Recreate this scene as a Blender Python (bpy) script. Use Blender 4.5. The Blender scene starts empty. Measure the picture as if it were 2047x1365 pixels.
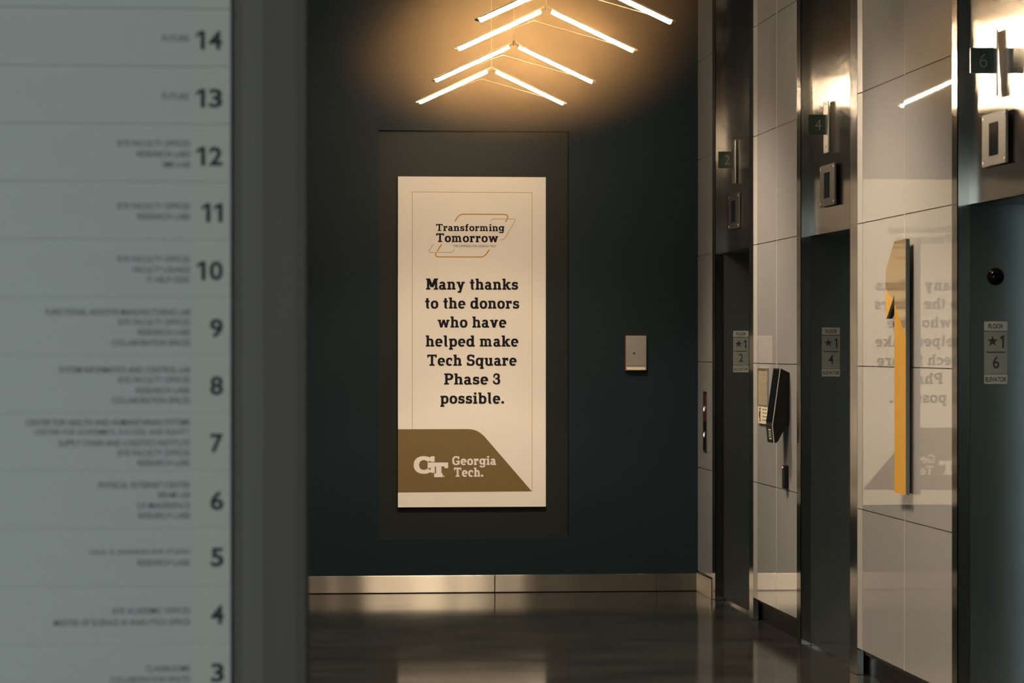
import bpy, bmesh, math, random
from mathutils import Vector, Matrix
random.seed(4)
C = bpy.context.scene
COL = C.collection
PI = math.pi

# ------------------------------------------------------------------ camera
EYE = 1.55                                   # eye height, floor at z = 0
cam_data = bpy.data.cameras.new('camera')
cam = bpy.data.objects.new('camera', cam_data)
COL.objects.link(cam)
cam_data.sensor_width = 36.0
cam_data.lens = 5900.0 / 2047.0 * 36.0
cam_data.shift_y = 15.5 / 2047.0
cam_data.clip_start = 0.05
cam_data.clip_end = 200
cam.location = (0, 0, EYE)
cam.rotation_euler = (PI / 2, 0, -math.atan(545.5 / 5900.0))
cam_data.dof.use_dof = True
cam_data.dof.focus_distance = 17.5
cam_data.dof.aperture_fstop = 8.0
C.camera = cam

# ------------------------------------------------------------------ view, world
C.view_settings.view_transform = 'Standard'
C.view_settings.look = 'None'
C.view_settings.gamma = 1.0
C.view_settings.use_curve_mapping = False
C.view_settings.exposure = 0.0
DAY = 13.0                                    # overcast daylight outside the lobby windows
world = bpy.data.worlds.new('world')
C.world = world
world.use_nodes = True
bgn = world.node_tree.nodes['Background']
bgn.inputs['Color'].default_value = (0.83, 0.96, 0.94, 1)
bgn.inputs['Strength'].default_value = DAY
LAMP = 240.0                                 # radiance of the LED tubes
LAMP_COL = (1.0, 0.76, 0.50)

# light portal in the lobby window opening (guides sampling of the daylight)
pl = bpy.data.lights.new('window_portal', 'AREA')
pl.shape = 'RECTANGLE'; pl.size = 5.0; pl.size_y = 3.0
pl.cycles.is_portal = True
po = bpy.data.objects.new('window_portal', pl)
COL.objects.link(po)
po.location = (-6.0, -9.9, 2.0)
po.rotation_euler = (-PI / 2, 0, PI)
p2 = pl.copy(); p2.size = 1.6
po2 = bpy.data.objects.new('window_portal', p2)
COL.objects.link(po2)
po2.location = (7.4, -9.9, 2.0); po2.rotation_euler = po.rotation_euler

# ------------------------------------------------------------------ materials
def mat(name, col, rough=0.5, metal=0.0, ior=1.5, **kw):
    m = bpy.data.materials.new(name)
    m.use_nodes = True
    nt = m.node_tree
    b = nt.nodes['Principled BSDF']
    b.inputs['Base Color'].default_value = (*col, 1)
    b.inputs['Roughness'].default_value = rough
    b.inputs['Metallic'].default_value = metal
    b.inputs['IOR'].default_value = ior
    for k, v in kw.items():
        b.inputs[k.replace('_', ' ')].default_value = v
    return m

def coords(nt, scale):
    tc = nt.nodes.new('ShaderNodeNewGeometry')
    mp = nt.nodes.new('ShaderNodeMapping')
    mp.inputs['Scale'].default_value = scale
    nt.links.new(tc.outputs['Position'], mp.inputs['Vector'])
    return mp.outputs['Vector']

def noise(nt, scale, s=1.0, detail=3.0):
    n = nt.nodes.new('ShaderNodeTexNoise')
    n.inputs['Scale'].default_value = s
    n.inputs['Detail'].default_value = detail
    nt.links.new(coords(nt, scale), n.inputs['Vector'])
    return n.outputs['Fac']

def bump(m, scale, strength, dist, detail=2.0):
    nt = m.node_tree
    b = nt.nodes['Principled BSDF']
    bp = nt.nodes.new('ShaderNodeBump')
    bp.inputs['Strength'].default_value = strength
    bp.inputs['Distance'].default_value = dist
    nt.links.new(noise(nt, scale, 1.0, detail), bp.inputs['Height'])
    nt.links.new(bp.outputs['Normal'], b.inputs['Normal'])
    return m

def ramp_col(m, scale, c0, c1, p0=0.35, p1=0.65, detail=4.0):
    nt = m.node_tree
    r = nt.nodes.new('ShaderNodeValToRGB')
    r.color_ramp.elements[0].position = p0
    r.color_ramp.elements[1].position = p1
    r.color_ramp.elements[0].color = (*c0, 1)
    r.color_ramp.elements[1].color = (*c1, 1)
    nt.links.new(noise(nt, scale, 1.0, detail), r.inputs['Fac'])
    nt.links.new(r.outputs['Color'], nt.nodes['Principled BSDF'].inputs['Base Color'])
    return m

def ramp_rough(m, scale, r0, r1, detail=4.0):
    nt = m.node_tree
    mr = nt.nodes.new('ShaderNodeMapRange')
    mr.inputs['To Min'].default_value = r0
    mr.inputs['To Max'].default_value = r1
    nt.links.new(noise(nt, scale, 1.0, detail), mr.inputs['Value'])
    nt.links.new(mr.outputs['Result'], nt.nodes['Principled BSDF'].inputs['Roughness'])
    return m

def anis(m, amount, axis):
    nt = m.node_tree
    b = nt.nodes['Principled BSDF']
    b.inputs['Anisotropic'].default_value = amount
    cx = nt.nodes.new('ShaderNodeCombineXYZ')
    for i, k in enumerate('XYZ'):
        cx.inputs[k].default_value = axis[i]
    nt.links.new(cx.outputs['Vector'], b.inputs['Tangent'])
    return m

def emis(name, col, strength):
    m = mat(name, (0.8, 0.8, 0.8), 0.4)
    b = m.node_tree.nodes['Principled BSDF']
    b.inputs['Emission Color'].default_value = (*col, 1)
    b.inputs['Emission Strength'].default_value = strength
    return m

M = {}
M['dark_wall'] = bump(mat('dark_wall_paint', (0.0052, 0.0150, 0.0225), 0.55, 0, 1.5, Specular_IOR_Level=0.22), (60, 60, 60), 0.15, 0.002)
M['niche'] = bump(mat('niche_paint', (0.0135, 0.0170, 0.0165), 0.5, 0, 1.5, Specular_IOR_Level=0.22), (40, 40, 40), 0.15, 0.002)
M['tile'] = bump(mat('porcelain_tile', (0.315, 0.315, 0.325), 0.015, 0, 1.52), (0.9, 1.2, 1.0), 0.012, 0.02, 0.0)
M['matte_tile'] = mat('honed_tile_edge', (0.36, 0.355, 0.35), 0.4)
M['caulk'] = mat('pale_caulk', (0.55, 0.54, 0.52), 0.6)
M['grout'] = mat('tile_grout', (0.16, 0.15, 0.14), 0.8)
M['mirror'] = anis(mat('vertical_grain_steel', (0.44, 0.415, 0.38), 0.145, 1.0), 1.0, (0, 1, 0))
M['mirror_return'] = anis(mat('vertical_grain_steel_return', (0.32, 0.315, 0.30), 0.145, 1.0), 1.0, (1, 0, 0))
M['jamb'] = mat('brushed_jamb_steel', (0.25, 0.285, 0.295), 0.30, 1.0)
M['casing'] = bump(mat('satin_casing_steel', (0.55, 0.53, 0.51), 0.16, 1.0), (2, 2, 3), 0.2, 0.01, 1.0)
M['base_steel'] = anis(bump(mat('brushed_base_steel', (0.46, 0.425, 0.38), 0.32, 1.0), (3.0, 1, 0.2), 0.6, 0.02, 1.0), 1.0, (0, 0, 1))
M['black_base'] = mat('black_base', (0.012, 0.013, 0.013), 0.4)
M['black'] = mat('black_plastic', (0.006, 0.006, 0.007), 0.5, 0, 1.5, Specular_IOR_Level=0.2)
M['black_gloss'] = mat('black_gloss', (0.004, 0.004, 0.005), 0.06, 0, 1.25)
M['plate'] = mat('satin_plate_steel', (0.62, 0.60, 0.57), 0.35, 0.9)
M['dark_plate'] = mat('smoked_plate_steel', (0.075, 0.072, 0.068), 0.45, 0.6)
M['ceiling'] = mat('ceiling_paint', (0.03, 0.03, 0.03), 0.8)
M['hall'] = mat('hall_wall_paint', (0.30, 0.31, 0.31), 0.7)
M['floor'] = mat('polished_concrete', (0.03, 0.027, 0.022), 0.15, 0, 1.33)
ramp_col(M['floor'], (1.5, 2.4, 1.0), (0.013, 0.0135, 0.0125), (0.028, 0.0275, 0.0245), 0.34, 0.68, 12.0)
ramp_rough(M['floor'], (2.2, 2.2, 2.2), 0.05, 0.15, 6.0)
bump(M['floor'], (14, 14, 14), 0.04, 0.003, 4.0)
M['pillar'] = ramp_rough(mat('bronze_brushed_metal', (0.150, 0.130, 0.112), 0.5, 0.2), (90, 90, 1.5), 0.45, 0.6)
M['acrylic'] = mat('frosted_acrylic', (0.66, 0.68, 0.66), 0.42)
M['strip_green'] = mat('painted_edge_glow_green', (0.68, 0.70, 0.60), 0.42)  # light glowing through the panel edge, painted in as a greenish tint
M['strip_pink'] = mat('painted_edge_glow_pink', (0.73, 0.67, 0.635), 0.42)  # warm part of the same edge glow, painted into the colour
M['ink'] = mat('navy_ink', (0.012, 0.018, 0.030), 0.5)
M['ink_grey'] = mat('grey_ink', (0.10, 0.105, 0.11), 0.5)
M['sign_board'] = mat('cream_board', (0.80, 0.755, 0.72), 0.45)
M['sign_ink'] = mat('sign_ink', (0.008, 0.007, 0.016), 0.8, 0, 1.5, Specular_IOR_Level=0.2)
M['sign_brown'] = mat('sign_gold_brown', (0.17, 0.115, 0.045), 0.5)
M['sign_gold'] = mat('sign_gold_line', (0.50, 0.24, 0.015), 0.5)
M['sign_rule'] = mat('sign_fine_rule', (0.46, 0.34, 0.17), 0.5)
M['sign_grey'] = mat('sign_grey_line', (0.50, 0.47, 0.38), 0.5)
M['led'] = emis('led_tube', LAMP_COL, LAMP)
M['lamp_metal'] = mat('lamp_frame_metal', (0.25, 0.20, 0.13), 0.4, 0.8)
M['wire'] = mat('hanging_wire', (0.45, 0.36, 0.24), 0.4, 0.6)
M['yellow'] = mat('yellow_ridged', (0.56, 0.31, 0.05), 0.45)
M['gold_gloss'] = mat('gold_gloss', (0.50, 0.38, 0.19), 0.05, 0.75)
M['slate'] = mat('slate_edge', (0.10, 0.125, 0.135), 0.35)
M['glassplate'] = mat('dark_acrylic', (0.020, 0.034, 0.026), 0.18)
M['numeral'] = mat('etched_numeral', (0.17, 0.18, 0.165), 0.3)
M['decal'] = mat('smoke_decal', (0.12, 0.14, 0.14), 0.4)
M['decal_pale'] = mat('pale_decal', (0.21, 0.225, 0.22), 0.4)
M['decal_ink'] = mat('decal_ink', (0.010, 0.012, 0.012), 0.5)
M['notice'] = ramp_col(mat('notice_print', (0.4, 0.35, 0.27), 0.4), (1, 30, 90), (0.20, 0.165, 0.12), (0.40, 0.34, 0.25))
M['cream'] = mat('cream_label', (0.66, 0.60, 0.45), 0.5)
M['red'] = mat('red_backplate', (0.16, 0.012, 0.012), 0.4)
M['red_led'] = emis('red_indicator', (1.0, 0.10, 0.03), 4.0)
M['white_led'] = emis('white_indicator', (1.0, 0.92, 0.88), 3.0)
M['redglass'] = mat('red_dark_insert', (0.09, 0.022, 0.018), 0.2)
M['blue_glass'] = mat('display_glass', (0.006, 0.010, 0.016), 0.08)
M['white_line'] = mat('pale_edge', (0.70, 0.68, 0.64), 0.4)

# ------------------------------------------------------------------ mesh builder
class MB:
    def __init__(s):
        s.v = []; s.f = []; s.k = []
    def add(s, vs, fs, k=0):
        n = len(s.v)
        s.v += [Vector(p) for p in vs]
        s.f += [tuple(i + n for i in f) for f in fs]
        s.k += [k] * len(fs)
        return s
    def box(s, x0, y0, z0, x1, y1, z1, k=0):
        vs = [(x, y, z) for z in (z0, z1) for y in (y0, y1) for x in (x0, x1)]
        return s.add(vs, [(0, 2, 3, 1), (4, 5, 7, 6), (0, 1, 5, 4), (2, 6, 7, 3), (0, 4, 6, 2), (1, 3, 7, 5)], k)
    def prism(s, pts, a, b, axis, k=0):
        # pts: outline in the other two axes (x: (y,z); y: (x,z); z: (x,y)), swept from a to b
        def P(p, t):
            return {'x': (t, p[0], p[1]), 'y': (p[0], t, p[1]), 'z': (p[0], p[1], t)}[axis]
        n = len(pts)
        vs = [P(p, a) for p in pts] + [P(p, b) for p in pts]
        fs = [tuple(range(n)), tuple(range(2 * n - 1, n - 1, -1))]
        fs += [(i, n + i, n + (i + 1) % n, (i + 1) % n) for i in range(n)]
        return s.add(vs, fs, k)
    def tube(s, p, q, r, n=12, k=0, r2=None):
        p = Vector(p); q = Vector(q); d = (q - p).normalized()
        u = d.orthogonal().normalized(); w = d.cross(u)
        r2 = r if r2 is None else r2
        vs = []
        for c, rr in ((p, r), (q, r2)):
            vs += [c + (u * math.cos(2 * PI * i / n) + w * math.sin(2 * PI * i / n)) * rr for i in range(n)]
        fs = [(i, (i + 1) % n, n + (i + 1) % n, n + i) for i in range(n)]
        fs += [tuple(range(n - 1, -1, -1)), tuple(range(n, 2 * n))]
        return s.add(vs, fs, k)
    def dome(s, c, r, d, seg=28, ring=10, depth=1.0):
        # half ball of radius r at c, bulging along unit vector d
        c = Vector(c); d = Vector(d); u = d.orthogonal().normalized(); w = d.cross(u)
        vs = []
        for j in range(ring):
            a = PI / 2 * j / ring
            for i in range(seg):
                t = 2 * PI * i / seg
                vs.append(c + (u * math.cos(t) + w * math.sin(t)) * r * math.cos(a) + d * r * depth * math.sin(a))
        vs.append(c + d * r * depth)
        fs = []
        for j in range(ring - 1):
            for i in range(seg):
                fs.append((j * seg + i, j * seg + (i + 1) % seg, (j + 1) * seg + (i + 1) % seg, (j + 1) * seg + i))
        fs += [((ring - 1) * seg + i, (ring - 1) * seg + (i + 1) % seg, len(vs) - 1) for i in range(seg)]
        fs.append(tuple(range(seg - 1, -1, -1)))
        return s.add(vs, fs)
    def flat(s, polys, fn, k=0):
        # flat polygons (u,v) lifted into space by fn(u,v,i)
        for i, p in enumerate(polys):
            s.add([fn(a, b, i) for a, b in p], [tuple(range(len(p)))], k)
        return s
    def build(s, name, mats, parent=None, origin=None, bevel=0, smooth=False, recalc=True):
        mats = mats if isinstance(mats, (list, tuple)) else [mats]
        if parent is not None:
            o0 = world_loc(parent)
        elif origin is not None:
            o0 = Vector(origin)
        else:
            lo = [min(v[i] for v in s.v) for i in range(3)]; hi = [max(v[i] for v in s.v) for i in range(3)]
            o0 = Vector(((lo[0] + hi[0]) / 2, (lo[1] + hi[1]) / 2, lo[2]))
        me = bpy.data.meshes.new(name)
        me.from_pydata([v - o0 for v in s.v], [], s.f)
        for m in mats:
            me.materials.append(m)
        for p, k in zip(me.polygons, s.k):
            p.material_index = k
            p.use_smooth = smooth
        if recalc:
            bm = bmesh.new(); bm.from_mesh(me)
            bmesh.ops.recalc_face_normals(bm, faces=bm.faces)
            bm.to_mesh(me); bm.free()
        me.update()
        o = bpy.data.objects.new(name, me)
        COL.objects.link(o)
        if parent is not None:
            o.parent = parent
        else:
            o.location = o0
        if bevel:
            b = o.modifiers.new('bevel', 'BEVEL')
            b.width = bevel; b.segments = 2; b.limit_method = 'ANGLE'
        return o

def world_loc(o):
    l = Vector((0, 0, 0))
    while o is not None:
        l = l + o.location
        o = o.parent
    return l

def tag(o, label, cat, group=None):
    o['label'] = label
    o['category'] = cat
    if group:
        o['group'] = group
    return o

def thing(name, loc, label, cat, group=None):
    o = bpy.data.objects.new(name, None)
    o.empty_display_size = 0.1
    COL.objects.link(o)
    o.location = loc
    return tag(o, label, cat, group)

def struct(o):
    o['kind'] = 'structure'
    return o

def copy_tree(o, parent=None):
    c = o.copy()
    COL.objects.link(c)
    if parent is not None:
        c.parent = parent
    for ch in [x for x in bpy.data.objects if x.parent is o]:
        copy_tree(ch, c)
    return c

# ------------------------------------------------------------------ lettering
def sans(body, bold=0.0):
    """polygons of a text in Blender's own font, scaled to cap height 1, left edge at 0"""
    cu = bpy.data.curves.new('text', 'FONT')
    cu.body = body
    cu.resolution_u = 6
    cu.offset = bold
    ob = bpy.data.objects.new('text', cu)
    COL.objects.link(ob)
    dg = bpy.context.evaluated_depsgraph_get()
    me = bpy.data.meshes.new_from_object(ob.evaluated_get(dg))
    vs = [(v.co.x, v.co.y) for v in me.vertices]
    polys = [[vs[i] for i in p.vertices] for p in me.polygons]
    bpy.data.objects.remove(ob); bpy.data.curves.remove(cu); bpy.data.meshes.remove(me)
    x0 = min(v[0] for v in vs); x1 = max(v[0] for v in vs)
    y0 = min(v[1] for v in vs); y1 = max(v[1] for v in vs)
    return polys, x0, x1, y0, y1

def one_shape(u0, u1, v0, v1):
    w, h = u1 - u0, v1 - v0
    P = lambda a, b: (u0 + a * w, v0 + b * h)
    return [[P(.52, 0), P(1, 0), P(1, 1), P(.52, 1)], [P(0, .82), P(0, .64), P(.53, .80), P(.53, 1)]]

def digits_fit(num, u0, u1, v0, v1, bold):
    if num == '11':
        w = (u1 - u0) * 0.42
        return one_shape(u0, u0 + w, v0, v1) + one_shape(u1 - w, u1, v0, v1)
    if len(num) == 2:
        w = u1 - u0
        return one_shape(u0, u0 + w * 0.34, v0, v1) + sans_fit(num[1], u0 + w * 0.49, u1, v0, v1, bold)
    return sans_fit(num, u0, u1, v0, v1, bold)

def sans_fit(body, u0, u1, v0, v1, bold=0.0):
    polys, x0, x1, y0, y1 = sans(body, bold)
    sx = (u1 - u0) / (x1 - x0); sy = (v1 - v0) / (y1 - y0)
    return [[(u0 + (x - x0) * sx, v0 + (y - y0) * sy) for x, y in p] for p in polys]

# --- a bold slab serif alphabet drawn from strokes; cap height 1, x-height .71
XH, V, H, S, O = 0.71, 0.215, 0.165, 0.145, 0.075
def Rc(x0, y0, x1, y1): return [[(x0, y0), (x1, y0), (x1, y1), (x0, y1)]]
def Ln(x0, y0, x1, y1, t):
    p = [(x0 - t / 2, y0), (x0 + t / 2, y0), (x1 + t / 2, y1), (x1 - t / 2, y1)]
    return [p if y1 > y0 else p[::-1]]
def El(cx, cy, rx, ry, a0, a1, tv=V, th=H, e=2.35):
    n = max(6, int(abs(a1 - a0) / 11))
    def q(a, x, y):
        c, s = math.cos(a), math.sin(a)
        return (cx + x * math.copysign(abs(c) ** (2 / e), c), cy + y * math.copysign(abs(s) ** (2 / e), s))
    out = []
    for i in range(n):
        a = math.radians(a0 + (a1 - a0) * i / n); b = math.radians(a0 + (a1 - a0) * (i + 1) / n)
        out.append([q(a, rx - tv, ry - th), q(a, rx, ry), q(b, rx, ry), q(b, rx - tv, ry - th)])
    return out
def stem(x, y0, y1, foot=True, v=V):
    g = Rc(x, y0, x + v, y1) + Rc(x - O, y1 - S, x + v, y1)
    if foot: g += Rc(x - O, y0, x + v + O, y0 + S)
    return g
def arch(x, x2, y=XH, v=V):
    rx = (x2 - x) / 2 + 0.06
    return El(x2 - rx, y - 0.27, rx, 0.28, 0, 140, v, H) + Rc(x2 - v, 0, x2, y - 0.26) + Rc(x2 - v - O * .7, 0, x2 + O, S)
RY = (XH + H) / 4; RYC = (1 + H) / 4
GL = {
 'M': (1.07, Rc(.08,0,.285,1)+Rc(.785,0,.99,1)+Rc(0,0,.38,S)+Rc(.69,0,1.07,S)+Rc(0,1-S,.3,1)+Rc(.77,1-S,1.07,1)+Ln(.535,.22,.22,1,.27)+Ln(.535,.22,.85,1,.27)),
 'a': (.66, El(.29,XH-.25,.27,.26,0,165)+Rc(.345,0,.56,.47)+Rc(.36,0,.66,S)+El(.27,.215,.27,.225,0,360,.2,.145)),
 'n': (.75, stem(.07,0,XH)+arch(.285,.67)),
 'm': (1.12, stem(.07,0,XH,True,.2)+arch(.27,.62,XH,.2)+arch(.62,.99,XH,.2)),
 'h': (.75, stem(.07,0,1)+arch(.285,.67)),
 'r': (.56, stem(.07,0,XH)+El(.46,XH-.27,.24,.28,75,165)+Rc(.40,XH-.27,.54,XH+.005)),
 'o': (.68, El(.34,XH/2,.34,XH/2+.015,0,360)),
 'e': (.66, El(.33,XH/2,.33,XH/2+.015,0,318)+Rc(.12,.30,.655,.42)),
 'c': (.60, El(.33,XH/2,.33,XH/2+.015,52,312)+Rc(.44,.43,.57,.66)),
 's': (.58, El(.29,XH-RY,.27,RY,25,270)+El(.29,RY,.29,RY,-155,90)+Rc(.42,XH-.25,.545,XH-.03)+Rc(.015,.03,.145,.25)),
 't': (.43, Rc(.10,.18,.10+V,.93)+Rc(0,XH-S,.41,XH)+El(.31,.2,.21,.21,180,295)),
 'f': (.48, Rc(.10,0,.10+V,.76)+Rc(.02,0,.41,S)+Rc(0,XH-S,.43,XH)+El(.38,.74,.28,.27,70,180)),
 'k': (.75, stem(.07,0,1)+Ln(.28,.30,.58,XH,.24)+Ln(.60,0,.36,.44,.25)+Rc(.46,0,.77,S)+Rc(.42,XH-S,.73,XH)),
 'y': (.74, Ln(.37,.05,.16,XH,.22)+Ln(.29,-.27,.58,XH,.21)+Rc(0,XH-S,.32,XH)+Rc(.43,XH-S,.74,XH)+Rc(.10,-.27,.36,-.12)),
 'v': (.72, Ln(.36,0,.15,XH,.22)+Ln(.36,0,.57,XH,.22)+Rc(0,XH-S,.31,XH)+Rc(.41,XH-S,.72,XH)),
 'w': (1.05, Ln(.31,0,.14,XH,.20)+Ln(.31,0,.525,XH,.20)+Ln(.74,0,.525,XH,.20)+Ln(.74,0,.91,XH,.20)+Rc(0,XH-S,.29,XH)+Rc(.76,XH-S,1.05,XH)),
 'd': (.76, El(.33,XH/2,.33,XH/2+.015,0,360)+Rc(.46,0,.46+V,1)+Rc(.38,1-S,.675,1)+Rc(.46,0,.76,S)),
 'b': (.73, El(.40,XH/2,.33,XH/2+.015,0,360)+Rc(.07,0,.07+V,1)+Rc(0,1-S,.285,1)),
 'p': (.73, El(.40,XH/2,.33,XH/2+.015,0,360)+Rc(.07,-.28,.07+V,XH)+Rc(0,XH-S,.285,XH)+Rc(0,-.28,.36,-.28+S)),
 'q': (.73, El(.33,XH/2,.33,XH/2+.015,0,360)+Rc(.46,-.28,.46+V,XH)+Rc(.38,-.28,.74,-.28+S)+Rc(.46,XH-S,.73,XH)),
 'g': (.73, El(.33,XH/2+.03,.33,XH/2-.015,0,360)+Rc(.46,0,.46+V,XH)+Rc(.46,XH-S,.75,XH)+El(.33,-.02,.345,.26,195,360)),
 'l': (.40, Rc(.08,.17,.08+V,1)+Rc(0,1-S,.295,1)+El(.30,.19,.22,.2,180,290)),
 'i': (.37, stem(.08,0,XH)+Rc(.08,.81,.295,1.0)),
 'u': (.77, Rc(.07,.26,.07+V,XH)+Rc(0,XH-S,.285,XH)+El(.37,.27,.30,.28,180,330)+Rc(.46,0,.46+V,XH)+Rc(.39,XH-S,.675,XH)+Rc(.46,0,.77,S)),
 'T': (.86, Rc(0,1-H,.86,1)+Rc(0,.72,.135,1)+Rc(.725,.72,.86,1)+Rc(.32,0,.54,1)+Rc(.2,0,.66,S)),
 'S': (.72, El(.36,1-RYC,.34,RYC+.01,25,270,.22)+El(.36,RYC,.36,RYC+.01,-155,90,.22)+Rc(.55,.69,.69,.97)+Rc(.015,.03,.155,.31)),
 'P': (.78, Rc(.09,0,.305,1)+Rc(0,0,.42,S)+Rc(0,1-S,.3,1)+El(.40,.70,.38,.305,-90,90)+Rc(.2,1-H+.005,.42,1.005)+Rc(.2,.395,.42,.395+H)),
 '3': (.60, El(.28,.735,.28,.27,-90,155,.2,.15)+El(.28,.295,.31,.30,-155,90,.21,.155)+Rc(.16,.46,.32,.60)+Rc(.0,.62,.13,.86)+Rc(-.03,.13,.11,.36)),
 'G': (.88, El(.43,.5,.43,.515,40,335)+Rc(.46,.34,.86,.34+S)+Rc(.63,.06,.83,.45)+Rc(.65,.66,.79,.97)),
 '.': (.26, Rc(.02,0,.25,.22)),
}
def slab(body, gap=0.075, space=0.36):
    words = [[]]; x = 0
    for ch in body:
        if ch == ' ':
            x += space; words.append([]); continue
        w, g = GL[ch]
        words[-1] += [[(x + a, b) for a, b in p] for p in g]
        x += w + gap
    return words

def slab_fit(body, u0, u1, v0, cap):
    words = slab(body)
    xs = [a for polys in words for p in polys for a, b in p]
    lo, hi = min(xs), max(xs)
    k = (u1 - u0) / (hi - lo)
    return [[[(u0 + (a - lo) * k, v0 + b * cap) for a, b in p] for p in polys] for polys in words]

def stroke(path, w, closed=False):
    out = []
    n = len(path)
    for i in range(n - 1):
        p = Vector(path[i]); q = Vector(path[i + 1]); d = (q - p).normalized()
        nrm = Vector((-d.y, d.x)) * w / 2
        p2 = p - d * w * 0.25; q2 = q + d * w * 0.25
        out.append([tuple(p2 - nrm), tuple(q2 - nrm), tuple(q2 + nrm), tuple(p2 + nrm)])
    return out

def facing_front(y):          # surfaces that face the camera (-Y): u -> X, v -> Z
    return lambda u, v, i=0: (u, y - i * 0.00004 / 10, v)
def facing_left(x):           # surfaces on the right hand wall (-X): u -> Y, v -> Z
    return lambda u, v, i=0: (x - i * 0.00004 / 10, u, v)

# ------------------------------------------------------------------ the room shell
W = 2.93            # right hand wall plane
LW = 0.055          # left hand wall plane
YB = 18.742         # end wall plane
ZC = 4.3            # ceiling

struct(MB().box(-9, -10.4, -0.2, 10, 19.4, 0).build('floor', M['floor']))
struct(MB().box(-9, -10.4, ZC, 10, 19.4, ZC + 0.2).build('ceiling', M['ceiling']))

# end wall with its recessed niche behind the sign
NX0, NX1, NZ0, NZ1, ND = 0.883, 2.097, 0.345, 2.941, 0.055
w = MB()
w.box(-0.3, YB, 0, NX0, YB + 0.3, ZC); w.box(NX1, YB, 0, 3.5, YB + 0.3, ZC)
w.box(NX0, YB, 0, NX1, YB + 0.3, NZ0); w.box(NX0, YB, NZ1, NX1, YB + 0.3, ZC)
w.box(NX0, YB + ND, NZ0, NX1, YB + 0.3, NZ1, 1)
struct(w.build('wall_back', [M['dark_wall'], M['niche']]))
b = MB().box(LW, YB - 0.014, 0.004, 1.62, YB, 0.112).box(1.623, YB - 0.014, 0.004, 2.66, YB, 0.112).box(2.663, YB - 0.014, 0.004, W, YB, 0.112)
struct(b.build('baseboard_back', M['base_steel'], bevel=0.002))

ZJ = (0.128, 0.793, 1.470, 2.146, 2.764, 3.390, 4.0)    # tile joints
def tile_wall(name, y0, y1, cols, tilt=0.0, sx=1, x=W, chamfer=0.13):
    """tiled pier between y0 (near) and y1 (far); cols = y of the vertical joints"""
    mb = MB()
    g = 0.0022
    mb.box(x + sx * 0.012, y0 + 0.004, 0.11, x + sx * 0.40, y1 - 0.004, ZC, 1)
    ys = [y0] + list(cols) + [y1]
    for ci in range(len(ys) - 1):
        for zi in range(len(ZJ)):
            za = ZJ[zi]; zb = ZJ[zi + 1] if zi + 1 < len(ZJ) else ZC
            a, c = ys[ci] + (0.006 if ci else g), ys[ci + 1] - (0.006 if ci < len(ys) - 2 else g)
            z0, z1 = za + g, zb - g
            sl = random.uniform(-1, 1) * 0.0006 + (tilt if ci % 2 else -tilt) * (c - a)
            sz = random.uniform(-1, 1) * 0.0004
            f = [(x + sx * 0.0, a, z0), (x + sx * sl, c, z0), (x + sx * (sl + sz), c, z1), (x + sx * sz, a, z1)]
            bk = [(x + sx * 0.012, p[1], p[2]) for p in f]
            mb.add(f + bk, [(0, 1, 2, 3), (7, 6, 5, 4), (0, 4, 5, 1), (1, 5, 6, 2), (2, 6, 7, 3), (3, 7, 4, 0)], 0)
    for yj in cols:                       # pale caulked vertical joints
        mb.box(x + sx * 0.0008, yj - 0.006, ZJ[0], x + sx * 0.012, yj + 0.006, ZC, 2)
    return struct(mb.build(name, [M['tile'], M['grout'], M['caulk']]))

P1 = (18.159, YB)
P2 = (15.366, 16.689)
P3 = (11.964, 13.915)
O1 = (16.822, 18.045); O2 = (14.000, 15.257); O3 = (10.63, 11.873)
tile_wall('wall_right', P1[0], P1[1], ())
tile_wall('wall_right', P2[0], P2[1] - 0.131, (15.963,), 0.0006)
tile_wall('wall_right', P3[0], 13.720, (12.841,), 0.0010)
tile_wall('wall_right', 5.0, 10.51, (6.2, 7.4, 8.6, 9.6), 0.0005)
# pale chamfered tile at the far edge of each pier
def chamfer(y0, y1):
    mb = MB()
    for zi in range(len(ZJ)):
        za = ZJ[zi] + 0.0022; zb = (ZJ[zi + 1] if zi + 1 < len(ZJ) else ZC) - 0.0022
        f = [(W, y0, za), (W, y1, za), (W, y1, zb), (W, y0, zb)]
        bk = [(W + 0.03, p[1], p[2]) for p in f]
        mb.add(f + bk, [(0, 1, 2, 3), (7, 6, 5, 4), (0, 4, 5, 1), (1, 5, 6, 2), (2, 6, 7, 3), (3, 7, 4, 0)])
    return struct(mb.build('trim_1', M['matte_tile']))
chamfer(16.558, 16.687)
chamfer(13.722, 13.833)

# black recessed toe kicks
for n, (y0, y1) in (('baseboard_right', P2), ('baseboard_right', P3), ('baseboard_right', (5.0, 10.51))):
    struct(MB().box(W + 0.05, y0 + 0.003, 0, W + 0.38, y1 - 0.003, 0.109).build(n, M['black_base']))
struct(MB().box(W - 0.012, P1[0] + 0.004, 0, W + 0.3, YB - 0.016, 0.122).build('baseboard_right', M['base_steel'], bevel=0.002))

# shaft wall closing the back of the openings
struct(MB().box(W + 0.42, 5.0, 0, W + 0.6, YB, ZC).build('wall_right', M['dark_wall']))

# left hand wall: the mirror bank of tiled piers (seen only in reflections)
LO = ((16.689, 18.159), (13.915, 15.366), (10.51, 11.964))
struct(MB().box(LW - 0.6, 5.25, 0, LW - 0.42, YB, ZC).build('wall_left', M['dark_wall']))
tile_wall('wall_left', 18.159, YB, (), 0, -1, LW)
tile_wall('wall_left', 15.366, 16.689, (15.963,), 0.0005, -1, LW)
tile_wall('wall_left', 11.964, 13.915, (12.841,), 0.0005, -1, LW)
tile_wall('wall_left', 5.25, 10.51, (6.5, 7.9, 9.2), 0.0005, -1, LW)
struct(MB().box(LW - 0.38, 5.26, 0, LW - 0.03, YB, 0.109).build('baseboard_left', M['black_base']))
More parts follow.
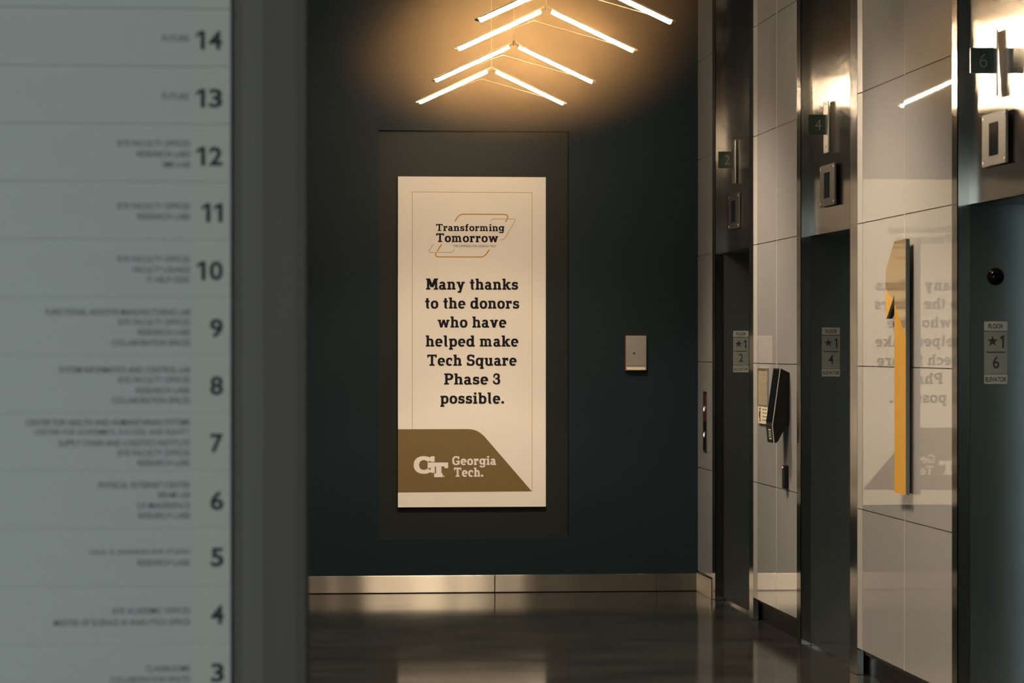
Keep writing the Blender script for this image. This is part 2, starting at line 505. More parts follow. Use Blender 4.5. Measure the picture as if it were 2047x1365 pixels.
# end of the left bank, carrying the directory, and the lobby behind the camera
struct(MB().box(-9, 5.06, 0, LW, 5.25, ZC).build('wall_front', M['hall']))
struct(MB().box(W, 4.8, 0, 10, 4.995, ZC).build('wall_front', M['hall']))
struct(MB().box(-9.2, -10.2, 0, -9, 5.25, ZC).build('wall_left', M['hall']))
struct(MB().box(10, -10.2, 0, 10.2, 5.0, ZC).build('wall_right', M['hall']))
w = MB()
w.box(-9, -10.2, 0, -8.5, -10, ZC); w.box(-3.5, -10.2, 0, 6.6, -10, ZC); w.box(8.2, -10.2, 0, 10, -10, ZC)
for a, c in ((-8.5, -3.5), (6.6, 8.2)):
    w.box(a, -10.2, 0, c, -10, 0.5); w.box(a, -10.2, 3.5, c, -10, ZC)
struct(w.build('wall_entrance', M['hall']))
for n, a, c, k in (('window_1', -8.5, -3.5, 3), ('window_2', 6.6, 8.2, 2)):
    w = MB()
    for i in range(k + 1):
        x = a + (c - a) * i / k
        w.box(x - 0.04, -10.15, 0.5, x + 0.04, -10.05, 3.5)
    struct(w.build(n, M['black_base']))

# ------------------------------------------------------------------ elevator entrances
HEAD = 2.143
XT = W + 0.046        # transom plane
def transom_sheet(y0, y1, zf, yaw, lean, soft, twist):
    # sheet steel with a soft oil-canned step: the part above zf leans out a little
    mb = MB()
    ny, nz = 28, 110
    zs = [HEAD + (ZC - 0.01 - HEAD) * (k / nz) ** 1.3 for k in range(nz + 1)]
    vs = []
    for z in zs:
        for i in range(ny + 1):
            y = y0 + (y1 - y0) * i / ny
            u = (y - y0) / (y1 - y0)
            c = zf + 0.022 * math.sin(u * 9.0 + 0.6) + 0.010 * math.sin(u * 21 + 1.0)
            a = 1 / (1 + math.exp(-(z - c) / soft))
            x = XT - lean * a + 0.0012 * math.sin(u * 7 + z * 2.0) * math.sin(z * 3.1)
            q = min(1.0, (z - HEAD) / (zf - HEAD)); q = q * q * (3 - 2 * q)
            x += (yaw + twist * q) * (1 - u)
            vs.append((x, y, z))
    m = ny + 1
    fs = [(k * m + i, k * m + i + 1, (k + 1) * m + i + 1, (k + 1) * m + i) for k in range(nz) for i in range(ny)]
    mb.add(vs, fs)
    mb.box(XT + yaw + 0.006, y0, HEAD, XT + yaw + 0.02, y1, HEAD + 0.02)
    return mb

def entrance(o, label, near, far, zf, yaw, lean=0.002, soft=0.06, twist=0.0):
    y0, y1 = o
    t = thing('elevator_entrance', (XT, (y0 + y1) / 2, 0), label, 'elevator entrance', 'elevator entrances along the tiled wall')
    def part(mb, name, m, bevel=0):
        return mb.build(name, m, t, bevel=bevel)
    # wavy polished transom sheet above the opening
    part(transom_sheet(y0 + 0.012, y1 - 0.012, zf, yaw, lean, soft, twist), 'transom_panel', M['mirror'])
    # side returns between the tile edge and the transom, full height
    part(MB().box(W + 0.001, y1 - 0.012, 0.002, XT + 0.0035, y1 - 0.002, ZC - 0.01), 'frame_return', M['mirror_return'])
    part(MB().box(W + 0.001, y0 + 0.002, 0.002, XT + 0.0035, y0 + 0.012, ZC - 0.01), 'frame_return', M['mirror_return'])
    # jambs and soffit of the recess
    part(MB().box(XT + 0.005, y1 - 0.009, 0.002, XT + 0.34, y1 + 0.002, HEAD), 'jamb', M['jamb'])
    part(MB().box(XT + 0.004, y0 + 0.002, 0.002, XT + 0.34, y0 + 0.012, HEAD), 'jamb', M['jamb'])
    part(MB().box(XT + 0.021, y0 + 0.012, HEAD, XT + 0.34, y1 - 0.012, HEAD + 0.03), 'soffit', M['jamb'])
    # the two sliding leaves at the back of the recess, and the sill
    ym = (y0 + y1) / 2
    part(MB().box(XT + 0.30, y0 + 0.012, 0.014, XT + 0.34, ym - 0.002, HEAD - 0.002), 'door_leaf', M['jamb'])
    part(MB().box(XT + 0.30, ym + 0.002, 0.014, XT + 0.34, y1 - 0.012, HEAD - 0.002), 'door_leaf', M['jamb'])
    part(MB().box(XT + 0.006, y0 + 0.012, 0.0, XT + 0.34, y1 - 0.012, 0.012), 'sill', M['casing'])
    # flat stainless casings in the wall plane on both sides
    for a, c in (near, far):
        mb = MB()
        zz = (0.002,) + ZJ[1:] + (ZC - 0.01,)
        for z0, z1 in zip(zz[:-1], zz[1:]):
            mb.box(W - 0.001, a, z0 + 0.001, W + 0.016, c - 0.001, z1 - 0.001)
        mb.box(W + 0.002, a + 0.002, 0.002, W + 0.03, c - 0.002, ZC - 0.01)
        part(mb, 'casing', M['casing'] if a < y0 else M['mirror'])
    return t
E1 = entrance(O1, 'steel elevator entrance closest to the dark end wall, marked 2', (16.690, 16.822), (18.045, 18.157), 2.80, 0.0)
E2 = entrance(O2, 'steel elevator entrance in the middle of the tiled wall, marked 4', (13.836, 14.000), (15.257, 15.364), 2.80, 0.024)
E3 = entrance(O3, 'steel elevator entrance at the right edge, marked 6', (10.512, 10.63), (11.873, 11.962), 2.72, 0.022)

# ------------------------------------------------------------------ floor number plates on the jambs
STAR = [(math.cos(PI / 2 + i * PI / 5) * (1 if i % 2 == 0 else 0.40), math.sin(PI / 2 + i * PI / 5) * (1 if i % 2 == 0 else 0.40)) for i in range(10)]
def floor_plate(yj, num, label):
    y = yj - 0.0095
    t = thing('floor_number_plate', (3.088, y, 1.41), label, 'sign', 'floor number plates on the elevator jambs')
    MB().box(3.040, y - 0.002, 1.448, 3.136, y, 1.622).build('plate', M['decal'], t)
    for z0, z1, s in ((1.626, 1.664, 'FLOOR'), (1.408, 1.446, 'ELEVATOR')):
        p = MB().box(3.040, y - 0.002, z0, 3.136, y, z1).build('label_strip', M['decal_pale'], t)
        ww = 0.031 if s == 'FLOOR' else 0.044
        l = MB().flat(sans_fit(s, 3.088 - ww, 3.088 + ww, (z0 + z1) / 2 - 0.0095, (z0 + z1) / 2 + 0.0095, 0.008), facing_front(y - 0.0026))
        l.build('lettering', M['decal_ink'], p)
    ff = facing_front(y - 0.0026)
    MB().flat([[(3.074 + a * 0.0235, 1.583 + c * 0.0235) for a, c in STAR]], ff).build('star', M['decal_ink'], t)
    MB().flat(one_shape(3.106, 3.122, 1.556, 1.607), ff).build('numeral', M['decal_ink'], t)
    MB().flat(Rc(3.049, 1.536, 3.128, 1.540), ff).build('divider_line', M['decal_ink'], t)
    MB().flat(sans_fit(num, 3.075, 3.102, 1.472, 1.522, 0.006), ff).build('numeral', M['decal_ink'], t)
    return t
floor_plate(O1[1], '2', 'floor number plate reading star 1 over 2, partly hidden by the tiled pier')
floor_plate(O2[1], '4', 'floor number plate reading star 1 over 4 on the middle elevator jamb')
floor_plate(O3[1], '6', 'floor number plate reading star 1 over 6, below the black dome')

# ------------------------------------------------------------------ projecting elevator numbers and indicator plates on the transoms
def number_sign(yc, num, label, dz=0.0):
    t = thing('elevator_number_sign', (XT, yc, 2.545 + dz), label, 'sign', 'projecting elevator number signs')
    MB().box(XT - 0.017, yc - 0.055, 2.545 + dz, XT - 0.0099, yc + 0.055, 2.806 + dz).build('mounting_bar', M['plate'], t, bevel=0.001)
    p = MB().box(XT - 0.108, yc - 0.005, 2.637 + dz, XT - 0.017, yc + 0.005, 2.738 + dz).build('number_plate', M['glassplate'], t, bevel=0.001)
    n = MB().flat([q for q in sans_fit(num, XT - 0.072, XT - 0.040, 2.660 + dz, 2.715 + dz, -0.012)], facing_front(yc - 0.0056))
    n.build('numeral', M['numeral'], p)
    for z in (2.575, 2.79):
        MB().tube((XT - 0.0095, yc - 0.02, z + dz), (XT - 0.019, yc - 0.02, z + dz), 0.005).build('screw', M['casing'], t)
    return t
number_sign(17.545, '2', 'small dark plate numbered 2 projecting on a steel bar above elevator nearest the end wall')
number_sign(14.745, '4', 'small dark plate numbered 4 projecting on a steel bar above the middle elevator')
number_sign(11.412, '6', 'small dark plate numbered 6 projecting on a steel bar above the elevator at right edge')

def indicator(yc, label):
    t = thing('elevator_indicator', (XT, yc, 2.275), label, 'indicator plate', 'indicator plates above the elevators')
    MB().box(XT - 0.012, yc - 0.185, 2.275, XT - 0.0015, yc + 0.185, 2.485).build('faceplate', M['dark_plate'], t, bevel=0.002)
    MB().box(XT - 0.0145, yc - 0.065, 2.315, XT - 0.0122, yc + 0.065, 2.445).build('display_window', M['blue_glass'], t)
    for a in (-1, 1):
        for z in (2.292, 2.468):
            MB().dome((XT - 0.012, yc + a * 0.165, z), 0.007, (-1, 0, 0), 12, 4, 0.5).build('screw', M['plate'], t)
    return t
indicator(17.575, 'steel indicator plate with dark window above the elevator marked 2')
indicator(14.735, 'steel indicator plate with dark window above the elevator marked 4')
indicator(11.42, 'steel indicator plate with dark window above the elevator marked 6')

# black dome on the near jamb
t = thing('dome_camera', (3.086, O3[1] - 0.0092, 1.848), 'small glossy black dome on the steel jamb above the star 1 over 6 plate', 'camera')
MB().dome((3.086, O3[1] - 0.0095, 1.848), 0.034, (0, -1, 0), 36, 12, 0.75).build('dome', M['black_gloss'], t, smooth=True)
MB().tube((3.086, O3[1] - 0.0092, 1.848), (3.086, O3[1] - 0.015, 1.848), 0.036, 36).build('mounting_ring', M['black'], t)

# ------------------------------------------------------------------ the big numeral 1 on the nearest tiled pier
XF = W - 0.034
t = thing('floor_numeral', (XF, 12.78, 0.914), 'tall yellow ridged numeral 1 with glossy top standing off the tiled pier', 'numeral')
ya, yb_, yf = 12.668, 12.895, 13.067          # near edge, stem far edge, flag far edge
top = [(ya, 2.032), (yb_ - 0.005, 2.028), (yf, 1.906), (yf, 1.800), (yb_ + 0.075, 1.800), (yb_, 1.768), (ya, 1.607)]
top = [(ya, 2.032), (yb_ - 0.005, 2.028), (yf, 1.906), (yf, 1.822), (yb_, 1.760), (ya, 1.607)]
MB().prism(top, XF, XF + 0.017, 'x').build('glossy_cap', M['gold_gloss'], t)
fl = [(yf, 1.818), (yf, 1.690), (yf - 0.02, 1.688), (yb_ + 0.012, 1.775)]
MB().prism(fl, XF + 0.001, XF + 0.016, 'x').build('flag', M['yellow'], t)
MB().prism([(yf - 0.022, 1.686), (yb_ + 0.10, 1.687), (yb_ - 0.002, 1.745), (yb_ - 0.002, 1.79), (yb_ + 0.012, 1.775)], XF - 0.001, XF + 0.016, 'x').build('dark_notch', M['black'], t)
st = MB()
nr = 8
for i in range(nr):
    c0 = ya + (yb_ - ya) * i / nr; c1 = ya + (yb_ - ya) * (i + 1) / nr
    def zt(y): return 1.605 + (y - ya) * (1.758 - 1.605) / (yb_ - ya)
    m0, m1 = c0 + (c1 - c0) * 0.3, c0 + (c1 - c0) * 0.7
    vs = []
    for z_ in (0, 1):
        for (y_, x_) in ((c0, XF + 0.007), (m0, XF), (m1, XF), (c1, XF + 0.007), (c1, XF + 0.016), (c0, XF + 0.016)):
            vs.append((x_, y_, zt(y_) if z_ else 0.914))
    st.add(vs, [tuple(range(5, -1, -1)), tuple(range(6, 12))] + [(j, (j + 1) % 6, 6 + (j + 1) % 6, 6 + j) for j in range(6)])
st.build('ridged_stem', M['yellow'], t)
MB().box(XF + 0.001, ya - 0.0035, 0.914, XF + 0.018, ya - 0.0005, 2.032).build('edge_band', M['slate'], t)
for z in (1.0, 1.5, 1.9):
    MB().tube((XF + 0.016, 12.78, z), (W + 0.001, 12.78, z), 0.012).build('standoff', M['slate'], t)

# ------------------------------------------------------------------ things on the middle tiled pier
# black touch terminal
ty0, ty1 = 15.57, 15.775
t = thing('wall_terminal', (W, 15.67, 1.047), 'black angled terminal leaning out from the tiled pier beside the notice', 'terminal')
prof = [(W - 0.051, 1.449), (W - 0.0002, 1.425), (W - 0.0002, 1.175), (W - 0.064, 1.055), (W - 0.084, 1.047), (W - 0.093, 1.143)]
MB().prism(prof, ty0, ty1, 'y').build('housing', M['black'], t, bevel=0.003)
scr = [(W - 0.0535, 1.440), (W - 0.0515, 1.440), (W - 0.0915, 1.158), (W - 0.0935, 1.158)]
MB().prism(scr, ty0 + 0.012, ty1 - 0.012, 'y').build('screen', M['black_gloss'], t)
ed = MB()
pth = [(W - 0.0512, 1.449), (W - 0.0935, 1.143), (W - 0.0845, 1.047)]
for p, q in zip(pth[:-1], pth[1:]):
    ed.tube((p[0], ty0 - 0.0005, p[1]), (q[0], ty0 - 0.0005, q[1]), 0.0017, 8)
ed.build('pale_edge_trim', M['white_line'], t)
lg = MB()
def fnl(u, v, i=0):            # on the lower front face
    f = (v - 1.047) / (1.143 - 1.047)
    return (W - 0.084 - 0.009 * f - 0.0012, u, v)
ux = 15.665
lg.flat(stroke([(ux - .03, 1.070), (ux - .03, 1.118), (ux + .03, 1.118), (ux + .03, 1.070), (ux - .03, 1.070)], 0.006), fnl)
lg.flat(Rc(ux - .006, 1.080, ux + .006, 1.108), fnl)
lg.build('button_mark', M['white_line'], t)
# notice in a steel frame with the pale pictogram label under it
t = thing('notice_frame', (W, 16.35, 1.133), 'small framed notice with pale pictogram label on the tiled pier left of the terminal', 'notice')
fr = MB()
for a, c, z0, z1 in ((16.19, 16.51, 1.232, 1.242), (16.19, 16.51, 1.437, 1.447), (16.19, 16.205, 1.242, 1.437), (16.495, 16.51, 1.242, 1.437)):
    fr.box(W - 0.010, a, z0, W - 0.0002, c, z1)
fr.build('frame', M['plate'], t)
MB().box(W - 0.006, 16.205, 1.242, W - 0.0003, 16.495, 1.437).build('notice_sheet', M['notice'], t)
lb = MB().box(W - 0.008, 16.19, 1.133, W - 0.0002, 16.49, 1.230).build('pictogram_label', M['cream'], t)
pg = MB()
pg.flat([[(16.43 + a * 0.018, 1.215 + c * 0.008) for a, c in [(math.cos(k * PI / 6), math.sin(k * PI / 6)) for k in range(12)]]], facing_left(W - 0.0088))
pg.flat([[(16.41, 1.20), (16.45, 1.205), (16.46, 1.175), (16.42, 1.165)], [(16.41, 1.165), (16.43, 1.165), (16.45, 1.143), (16.44, 1.140)], [(16.44, 1.17), (16.46, 1.17), (16.415, 1.146), (16.40, 1.150)]], facing_left(W - 0.0088))
pg.build('pictogram', M['decal_ink'], lb)
pg = MB()
for k in range(4):
    pg.flat([r[0] for r in (Rc(16.22, 1.212 - k * 0.02, 16.27, 1.216 - k * 0.02), Rc(16.29, 1.212 - k * 0.02, 16.34, 1.216 - k * 0.02))], facing_left(W - 0.0088))
pg.build('lettering', M['decal_ink'], lb)
# card reader
t = thing('card_reader', (W, 15.64, 0.80), 'narrow black card reader with a red light below the terminal', 'card reader')
MB().box(W - 0.024, 15.598, 0.802, W - 0.0002, 15.672, 0.928).build('housing', M['black'], t, bevel=0.006)
MB().dome((W - 0.0238, 15.645, 0.916), 0.005, (-1, 0, 0), 12, 4, 0.6).build('status_light', M['red_led'], t)

# hall call station on the farthest tiled pier
t = thing('call_station', (W, 18.426, 0.906), 'tall narrow call button station on the tiled pier beside the end wall', 'call station')
MB().box(W - 0.006, 18.356, 0.906, W - 0.0002, 18.496, 1.284).build('faceplate', M['casing'], t, bevel=0.002)
MB().box(W - 0.0075, 18.376, 1.10, W - 0.0062, 18.476, 1.265).build('insert_panel', M['redglass'], t)
MB().box(W - 0.0075, 18.376, 0.922, W - 0.0062, 18.476, 1.095).build('insert_panel', M['black'], t)
for z in (1.172, 1.010):
    r = MB().tube((W - 0.0076, 18.426, z), (W - 0.011, 18.426, z), 0.022, 20).build('call_button', M['plate'], t)
    MB().tube((W - 0.0111, 18.426, z), (W - 0.012, 18.426, z), 0.010, 14).build('button_light', M['white_led'], r)

# key box on the end wall
t = thing('key_box', (2.527, YB, 1.415), 'small steel key box with red edges on the dark end wall', 'key box')
MB().box(2.458, YB - 0.010, 1.411, 2.596, YB - 0.0002, 1.639).build('red_backplate', M['red'], t)
MB().box(2.461, YB - 0.030, 1.415, 2.593, YB - 0.0102, 1.636).build('door', M['plate'], t, bevel=0.0015)
k = MB().tube((2.514, YB - 0.0302, 1.524), (2.514, YB - 0.034, 1.524), 0.006, 16).build('key_cylinder', M['black'], t)
lb = MB().box(2.466, YB - 0.0312, 1.419, 2.588, YB - 0.0302, 1.437).build('label_strip', M['cream'], t)
MB().flat(sans_fit('FIRE DEPT. USE ONLY', 2.470, 2.584, 1.4395, 1.447, 0.01), facing_front(YB - 0.0306)).build('lettering', M['ink_grey'], t)

# ------------------------------------------------------------------ donor sign in the niche
YS = YB + 0.033            # front of the board
SX0, SZ1 = 1.007, 2.650
KX, KZ = 0.946 / 296.0, 2.106 / 661.0
def sg(p): return (SX0 + (p[0] - 796) * KX, SZ1 - (p[1] - 352) * KZ)    # artwork units on the board
t = thing('donor_sign', (1.48, YS, 0.544), 'tall cream sign thanking donors, mounted in the dark wall niche', 'sign')
MB().box(SX0, YS, 0.544, SX0 + 0.946, YB + ND - 0.0005, SZ1).build('board', M['sign_board'], t)
art = lambda polys, lift: MB().flat([[sg(p) for p in q] for q in polys], facing_front(YS - lift))
bl = [(796, 857), (936, 857), (944, 857.8), (952, 860), (960, 864.3), (968, 871), (1064, 982.3), (796, 983.5)]
art([bl], 0.0004).build('brown_band', M['sign_brown'], t)
art(stroke([(824.5, 857), (824.5, 383), (1064.5, 383), (1064.5, 981.5)], 1.1), 0.0004).build('fine_border', M['sign_rule'], t)
def L(p): return (840 + p[0] / 9.748, 410 + p[1] / 9.748)
g1 = [L(p) for p in ((680, 305), (715, 245), (745, 208), (785, 178), (830, 166), (1660, 166), (1690, 175), (1710, 195), (1714, 225), (1700, 255), (1668, 310))]
g2 = [L(p) for p in ((415, 760), (332, 893))]
g3 = [L(p) for p in ((312, 925), (302, 950), (306, 975), (322, 993), (348, 1000), (1190, 1000), (1235, 990), (1275, 960), (1305, 925), (1345, 860))]
for g in (g1, g2, g3):
    art(stroke(g, 2.1), 0.0006).build('gold_emblem_line', M['sign_gold'], t)
h1 = [L(p) for p in ((1378, 305), (1395, 270), (1430, 255), (1680, 255))]
h2 = [L(p) for p in ((1725, 255), (1850, 255), (1864, 268), (1858, 285), (1660, 625), (1630, 655), (1565, 665))]
h3 = [L(p) for p in ((250, 760), (178, 875), (176, 900), (195, 914), (600, 914), (632, 904), (672, 850))]
for g in (h1, h2, h3):
    art(stroke(g, 1.7), 0.0005).build('grey_emblem_line', M['sign_grey'], t)
def line(body, x0, x1, base, cap, m, name='lettering'):
    for polys in slab_fit(body, x0, x1, 0, cap):      # one part per word
        art([[(a, base - c) for a, c in p] for p in polys], 0.0008).build(name, m, t)
line('Transforming', 872, 1008.8, 460.8, 14.1, M['sign_ink'])
line('Tomorrow', 872, 996.2, 483.0, 17.6, M['sign_ink'])
art([[(a, 492.9 - c) for a, c in p] for p in sans_fit('THE CAMPAIGN FOR GEORGIA TECH', 906.7, 991.8, 0, 4.4, 0.0)], 0.0006).build('lettering', M['sign_ink'], t)
for body, x0, x1, base in (('Many thanks', 851.9, 1036.3, 578.1), ('to the donors', 850, 1038.6, 616.0), ('who have', 875.3, 1012.8, 654.0),
                           ('helped make', 851.4, 1036.9, 692.0), ('Tech Square', 854.2, 1033.4, 730.3), ('Phase 3', 888, 1000.5, 768.0), ('possible.', 880.4, 1008, 806.2)):
    line(body, x0, x1, base, 22.5, M['sign_ink'])
line('Georgia', 904.3, 992.2, 929.0, 17.8, M['sign_board'])
line('Tech.', 907.8, 966.0, 952.4, 18.4, M['sign_board'])
# interlocked GT monogram
def Q(p): return (790 + p[0] / 6.603, 840 + p[1] / 6.603)
gm = []
gm += [[Q((a, 1170 - c)) for a, c in p] for p in El(380, 1170 - 585, 134, 117, 35, 318, 72, 52, 2.2)]
gm += [[Q(p) for p in q] for q in (
    [(478, 470), (522, 470), (522, 545), (478, 545), (440, 515), (455, 490)],
    [(430, 553), (700, 553), (700, 628), (655, 628), (650, 605), (612, 605), (612, 697), (628, 697), (628, 746), (516, 746), (516, 697), (541, 697), (541, 605), (524, 605), (524, 690), (480, 690), (455, 665), (470, 640), (470, 605), (462, 628), (430, 628)],
    [(634, 727), (652, 727), (652, 742), (634, 742)])]
mb = MB()
for i, p in enumerate(gm):
    mb.flat([[sg(q) for q in p]], facing_front(YS - 0.0008 - i * 0.000004))
mb.build('monogram', M['sign_board'], t)

# ------------------------------------------------------------------ floor directory, close to the camera
YD = 5.0
KD = 0.000842
def dx(px): return -0.010 + (px - 466) * KD
def dz(py): return EYE + (698 - py) * KD
t = thing('floor_directory', (-0.30, YD, 0.60), 'pale frosted building directory listing floors 14 down to 3 at left', 'directory')
MB().box(-0.80, YD + 0.006, 0.60, -0.012, YD + 0.058, 2.42).build('backing_panel', M['acrylic'], t)
ROWS = [
 ('14', 80, [('FUTURE', 325, 77)]),
 ('13', 196, [('FUTURE', 325, 193)]),
 ('12', 312, [('ISYE FACULTY OFFICES', 236, 287), ('RESEARCH LABS', 275, 308), ('SMS LAB', 325, 329)]),
 ('11', 425, [('ISYE FACULTY OFFICES', 236, 412), ('RESEARCH LABS', 276, 433)]),
 ('10', 541, [('ISYE FACULTY OFFICES', 236, 518), ('FACULTY LOUNGE', 268, 539), ('IT HELP DESK', 295, 559)]),
 ('9', 656, [('FUNCTIONAL ADDITIVE MANUFACTURING LAB', 95, 624), ('ISYE FACULTY OFFICES', 238, 644), ('RESEARCH LABS', 277, 664), ('COLLABORATION SPACES', 225, 685)]),
 ('8', 771, [('SYSTEM INFORMATICS AND CONTROL LAB', 121, 739), ('ISYE FACULTY OFFICES', 238, 759), ('RESEARCH LABS', 273, 780), ('COLLABORATION SPACES', 225, 800)]),
 ('7', 886, [('CENTER FOR HEALTH AND HUMANITARIAN SYSTEMS', 55, 844), ('CENTER FOR ACADEMICS, SUCCESS, AND EQUITY', 73, 864), ('SUPPLY CHAIN AND LOGISTICS INSTITUTE', 120, 885), ('ISYE FACULTY OFFICES', 237, 905), ('RESEARCH LABS', 277, 925)]),
 ('6', 1001, [('PHYSICAL INTERNET CENTER', 199, 969), ('SIRAM LAB', 316, 989), ('UX MAKERSPACE', 275, 1010), ('RESEARCH LABS', 278, 1030)]),
 ('5', 1114, [('CECIL G. JOHNSON ISYE STUDIO', 181, 1104), ('RESEARCH LABS', 276, 1124)]),
 ('4', 1229, [('ISYE ACADEMIC OFFICES', 227, 1220), ('MASTER OF SCIENCE IN ANALYTICS OFFICE', 111, 1243)]),
 ('3', 1345, [('CLASSROOMS', 293, 1336), ('COLLABORATION SPACES', 222, 1357)]),
]
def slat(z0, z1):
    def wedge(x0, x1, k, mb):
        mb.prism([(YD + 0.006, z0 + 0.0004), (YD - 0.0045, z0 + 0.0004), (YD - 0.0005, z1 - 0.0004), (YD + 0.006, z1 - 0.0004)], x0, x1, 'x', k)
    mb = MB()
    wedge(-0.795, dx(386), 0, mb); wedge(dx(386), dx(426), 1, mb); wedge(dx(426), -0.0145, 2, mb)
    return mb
def on_slat(z0, z1):
    def fn(u, v, i=0):
        f = (v - z0) / (z1 - z0)
        return (u, YD - 0.0045 + 0.004 * f - 0.0006, v)
    return fn
PITCH = 115.4
for i, (num, yc, lines) in enumerate(ROWS):
    za = dz(17.5 + PITCH * (i + 1)); zb = dz(17.5 + PITCH * i)
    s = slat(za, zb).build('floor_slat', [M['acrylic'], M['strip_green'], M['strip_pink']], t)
    x1 = 444 + i * 0.35
    wn = 52 if len(num) == 2 else 26
    if num == '11': wn = 42
    MB().flat(digits_fit(num, dx(x1 - wn), dx(x1), dz(yc + 19), dz(yc - 19), 0.03), on_slat(za, zb)).build('floor_number', M['ink'], s)
    for body, px0, py in lines:
        ln = MB().flat(sans_fit(body, dx(px0), dx(378 + (2 if i > 1 else 0)), dz(py + 6.2), dz(py - 6.2), 0.006), on_slat(za, zb))
        ln.build('tenant_lettering', M['ink_grey'], s)
for za, zb in ((dz(17.5), dz(17.5 - PITCH)), (dz(17.5 - PITCH), dz(17.5 - 2 * PITCH)), (dz(17.5 + PITCH * 13), dz(17.5 + PITCH * 12)), (dz(17.5 + PITCH * 14), dz(17.5 + PITCH * 13))):
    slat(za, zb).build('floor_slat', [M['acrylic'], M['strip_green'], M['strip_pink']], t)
# brushed dark metal pillar at the corner of the left bank
mb = MB()
pts = [(-0.009, YD + 0.30), (-0.009, YD - 0.006), (0.004, YD - 0.012), (0.040, YD - 0.014), (0.060, YD - 0.012), (0.095, YD - 0.009), (0.112, YD - 0.004), (0.118, YD + 0.006), (0.118, YD + 0.30)]
mb.prism(pts, 0.0, ZC, 'z')
struct(mb.build('trim_2', M['pillar']))

# ------------------------------------------------------------------ chevron pendant lamps
KP = 17.4 / 17.0
XL, ZE, ZA = 1.487, EYE + 1.42 * KP, EYE + 1.615 * KP
def pendant():
    t = thing('chevron_pendant', (XL, 17.4, ZE), '', 'pendant lamp', 'chevron pendant lamps')
    hw = 0.418 * KP
    dzv = ZA - ZE
    for s in (-1, 1):
        g0 = 0.075; g1 = 0.985
        a = Vector((XL + s * hw * g0, 17.4, ZA - dzv * g0)); c = Vector((XL + s * hw * g1, 17.4, ZA - dzv * g1))
        mb = MB().tube(a, c, 0.0085, 14)
        d = (c - a).normalized()
        mb.tube(a, a - d * 0.006, 0.0085, 14, 0, 0.004); mb.tube(c, c + d * 0.006, 0.0085, 14, 0, 0.004)
        mb.build('led_tube', M['led'], t, smooth=True)
        n = Vector((-d.z, 0, d.x)); n = n if n.z > 0 else -n
        # channel added to shade the upper side of the tube
        e1 = Vector((0, 1, 0))
        ch = MB()
        for (h0, w0, h1, w1) in ((0.0092, -0.0065, 0.0135, 0.0065),):
            vs = [p + n * h + e1 * ww for p in (a, c) for h, ww in ((h0, w0), (h1, w0), (h1, w1), (h0, w1))]
            ch.add(vs, [(0, 1, 2, 3), (7, 6, 5, 4), (0, 4, 5, 1), (1, 5, 6, 2), (2, 6, 7, 3), (3, 7, 4, 0)])
        ch.tube(a - d * 0.0075, a - d * 0.010, 0.0095, 12); ch.tube(c + d * 0.0075, c + d * 0.010, 0.0095, 12)
        ch.build('shade_channel', M['lamp_metal'], t)
        f = MB()
        apex = Vector((XL, 17.4, ZA)); end = Vector((XL + s * hw * 1.035, 17.4, ZA - dzv * 1.035))
        f.tube(apex + n * 0.014, end + n * 0.014, 0.0035, 8)
        f.tube(c + d * 0.006, end + n * 0.012, 0.004, 8)
        f.tube(a - d * 0.004, apex + n * 0.012, 0.003, 8)
        f.build('frame_rail', M['lamp_metal'], t)
        # slim stay that runs back from the lamp end to a lower ridge
        f = MB().tube(end + n * 0.012, (XL - 0.05, 17.4 + 0.10, ZA - 0.045), 0.0010, 6)
        f.build('stay_rod', M['lamp_metal'], t)
    MB().tube((XL, 17.4, ZA + 0.01), (XL, 17.4, ZC - 0.001), 0.0008, 6).build('hanging_wire', M['wire'], t)
    MB().tube((XL, 17.4, ZA - 0.004), (XL, 17.4, ZA + 0.022), 0.006, 10).build('apex_hub', M['lamp_metal'], t)
    return t
PEND = ((17.4, 'lit chevron pendant lamp nearest the dark end wall, lowest in the picture'),
        (15.97, 'lit chevron pendant lamp second from the end wall'),
        (14.28, 'lit chevron pendant lamp third from the end wall'),
        (13.02, 'lit chevron pendant lamp nearest the camera, its apex cut off by the frame'))
p0 = pendant()
for i, (y, lab) in enumerate(PEND):
    p = p0 if i == 0 else copy_tree(p0)
    p.location = (XL, y, ZE)
    p['label'] = lab

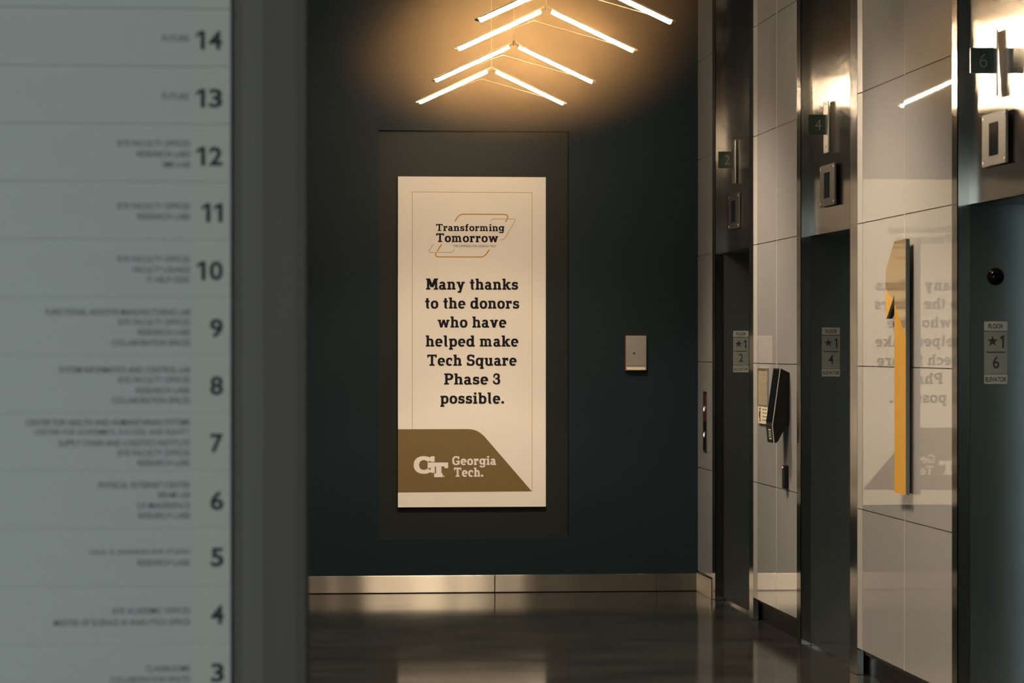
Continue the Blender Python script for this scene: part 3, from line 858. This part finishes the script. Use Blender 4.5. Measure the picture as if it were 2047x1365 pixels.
# ------------------------------------------------------------------ unseen downlights added to even the light on sign and tiles
DOWN = 690.0
M['downlight'] = emis('fill_lens', (1.0, 0.86, 0.68), 6.0)
def downlight():
    t = thing('fill_downlight', (1.49, 16.0, ZC), '', 'fill light', 'added unseen fill downlights')
    mb = MB()
    n = 32
    vs = []
    for r, z in ((0.155, ZC - 0.0005), (0.163, ZC - 0.006), (0.182, ZC - 0.006), (0.186, ZC - 0.0005)):
        vs += [(1.49 + r * math.cos(2 * PI * i / n), 16.0 + r * math.sin(2 * PI * i / n), z) for i in range(n)]
    mb.add(vs, [(k * n + i, k * n + (i + 1) % n, ((k + 1) % 4) * n + (i + 1) % n, ((k + 1) % 4) * n + i) for k in range(4) for i in range(n)])
    mb.build('trim_ring', M['white_line'], t)
    MB().tube((1.49, 16.0, ZC - 0.0008), (1.49, 16.0, ZC - 0.003), 0.154, 32).build('lens', M['downlight'], t)
    ld = bpy.data.lights.new('fill_beam', 'SPOT')
    ld.energy = DOWN; ld.color = (1.0, 0.80, 0.56)
    ld.spot_size = math.radians(100); ld.spot_blend = 0.55; ld.shadow_soft_size = 0.15
    lo = bpy.data.objects.new('fill_beam', ld)
    COL.objects.link(lo)
    lo.parent = t; lo.location = (0, 0, -0.07)
    return t
d0 = downlight()
for i, (y, lab) in enumerate(((16.5, 'added unseen fill downlight in front of the dark end wall'),
                              (13.2, 'added unseen fill downlight between the middle elevator and the numeral 1'),
                              (10.4, 'added unseen fill downlight nearest the camera, before the elevator marked 6'))):
    d = d0 if i == 0 else copy_tree(d0)
    d.location = (1.49, y, ZC)
    d['label'] = lab

# ------------------------------------------------------------------ added volume that imitates lens bloom around the lamps
hm = bpy.data.materials.new('lamp_bloom')
hm.use_nodes = True
nt = hm.node_tree
for n in list(nt.nodes):
    if n.type != 'OUTPUT_MATERIAL': nt.nodes.remove(n)
vs_ = nt.nodes.new('ShaderNodeVolumeScatter')
vs_.inputs['Color'].default_value = (1.0, 0.60, 0.26, 1)
BLOOM = 0.08
geo = nt.nodes.new('ShaderNodeNewGeometry')
mp = nt.nodes.new('ShaderNodeMapping'); mp.vector_type = 'POINT'
mp.inputs['Location'].default_value = (-XL / 1.1, -15.5 / 3.1, -3.22 / 0.60)
mp.inputs['Scale'].default_value = (1 / 1.1, 1 / 3.1, 1 / 0.60)
ln_ = nt.nodes.new('ShaderNodeVectorMath'); ln_.operation = 'LENGTH'
mr = nt.nodes.new('ShaderNodeMapRange')
mr.interpolation_type = 'SMOOTHSTEP'
mr.inputs['From Min'].default_value = 1.0; mr.inputs['From Max'].default_value = 0.25
mr.inputs['To Min'].default_value = 0.0; mr.inputs['To Max'].default_value = BLOOM
nt.links.new(geo.outputs['Position'], mp.inputs['Vector'])
nt.links.new(mp.outputs['Vector'], ln_.inputs[0])
nt.links.new(ln_.outputs['Value'], mr.inputs['Value'])
nt.links.new(mr.outputs['Result'], vs_.inputs['Density'])
nt.links.new(vs_.outputs['Volume'], nt.nodes['Material Output'].inputs['Volume'])
hz = MB()
hz.box(0.37, 12.35, 2.60, 2.61, 18.65, 3.84)
ho = tag(hz.build('bloom_volume', hm), 'added warm volume imitating lens bloom around the chevron pendant lamps', 'bloom_volume')
ho['kind'] = 'stuff'
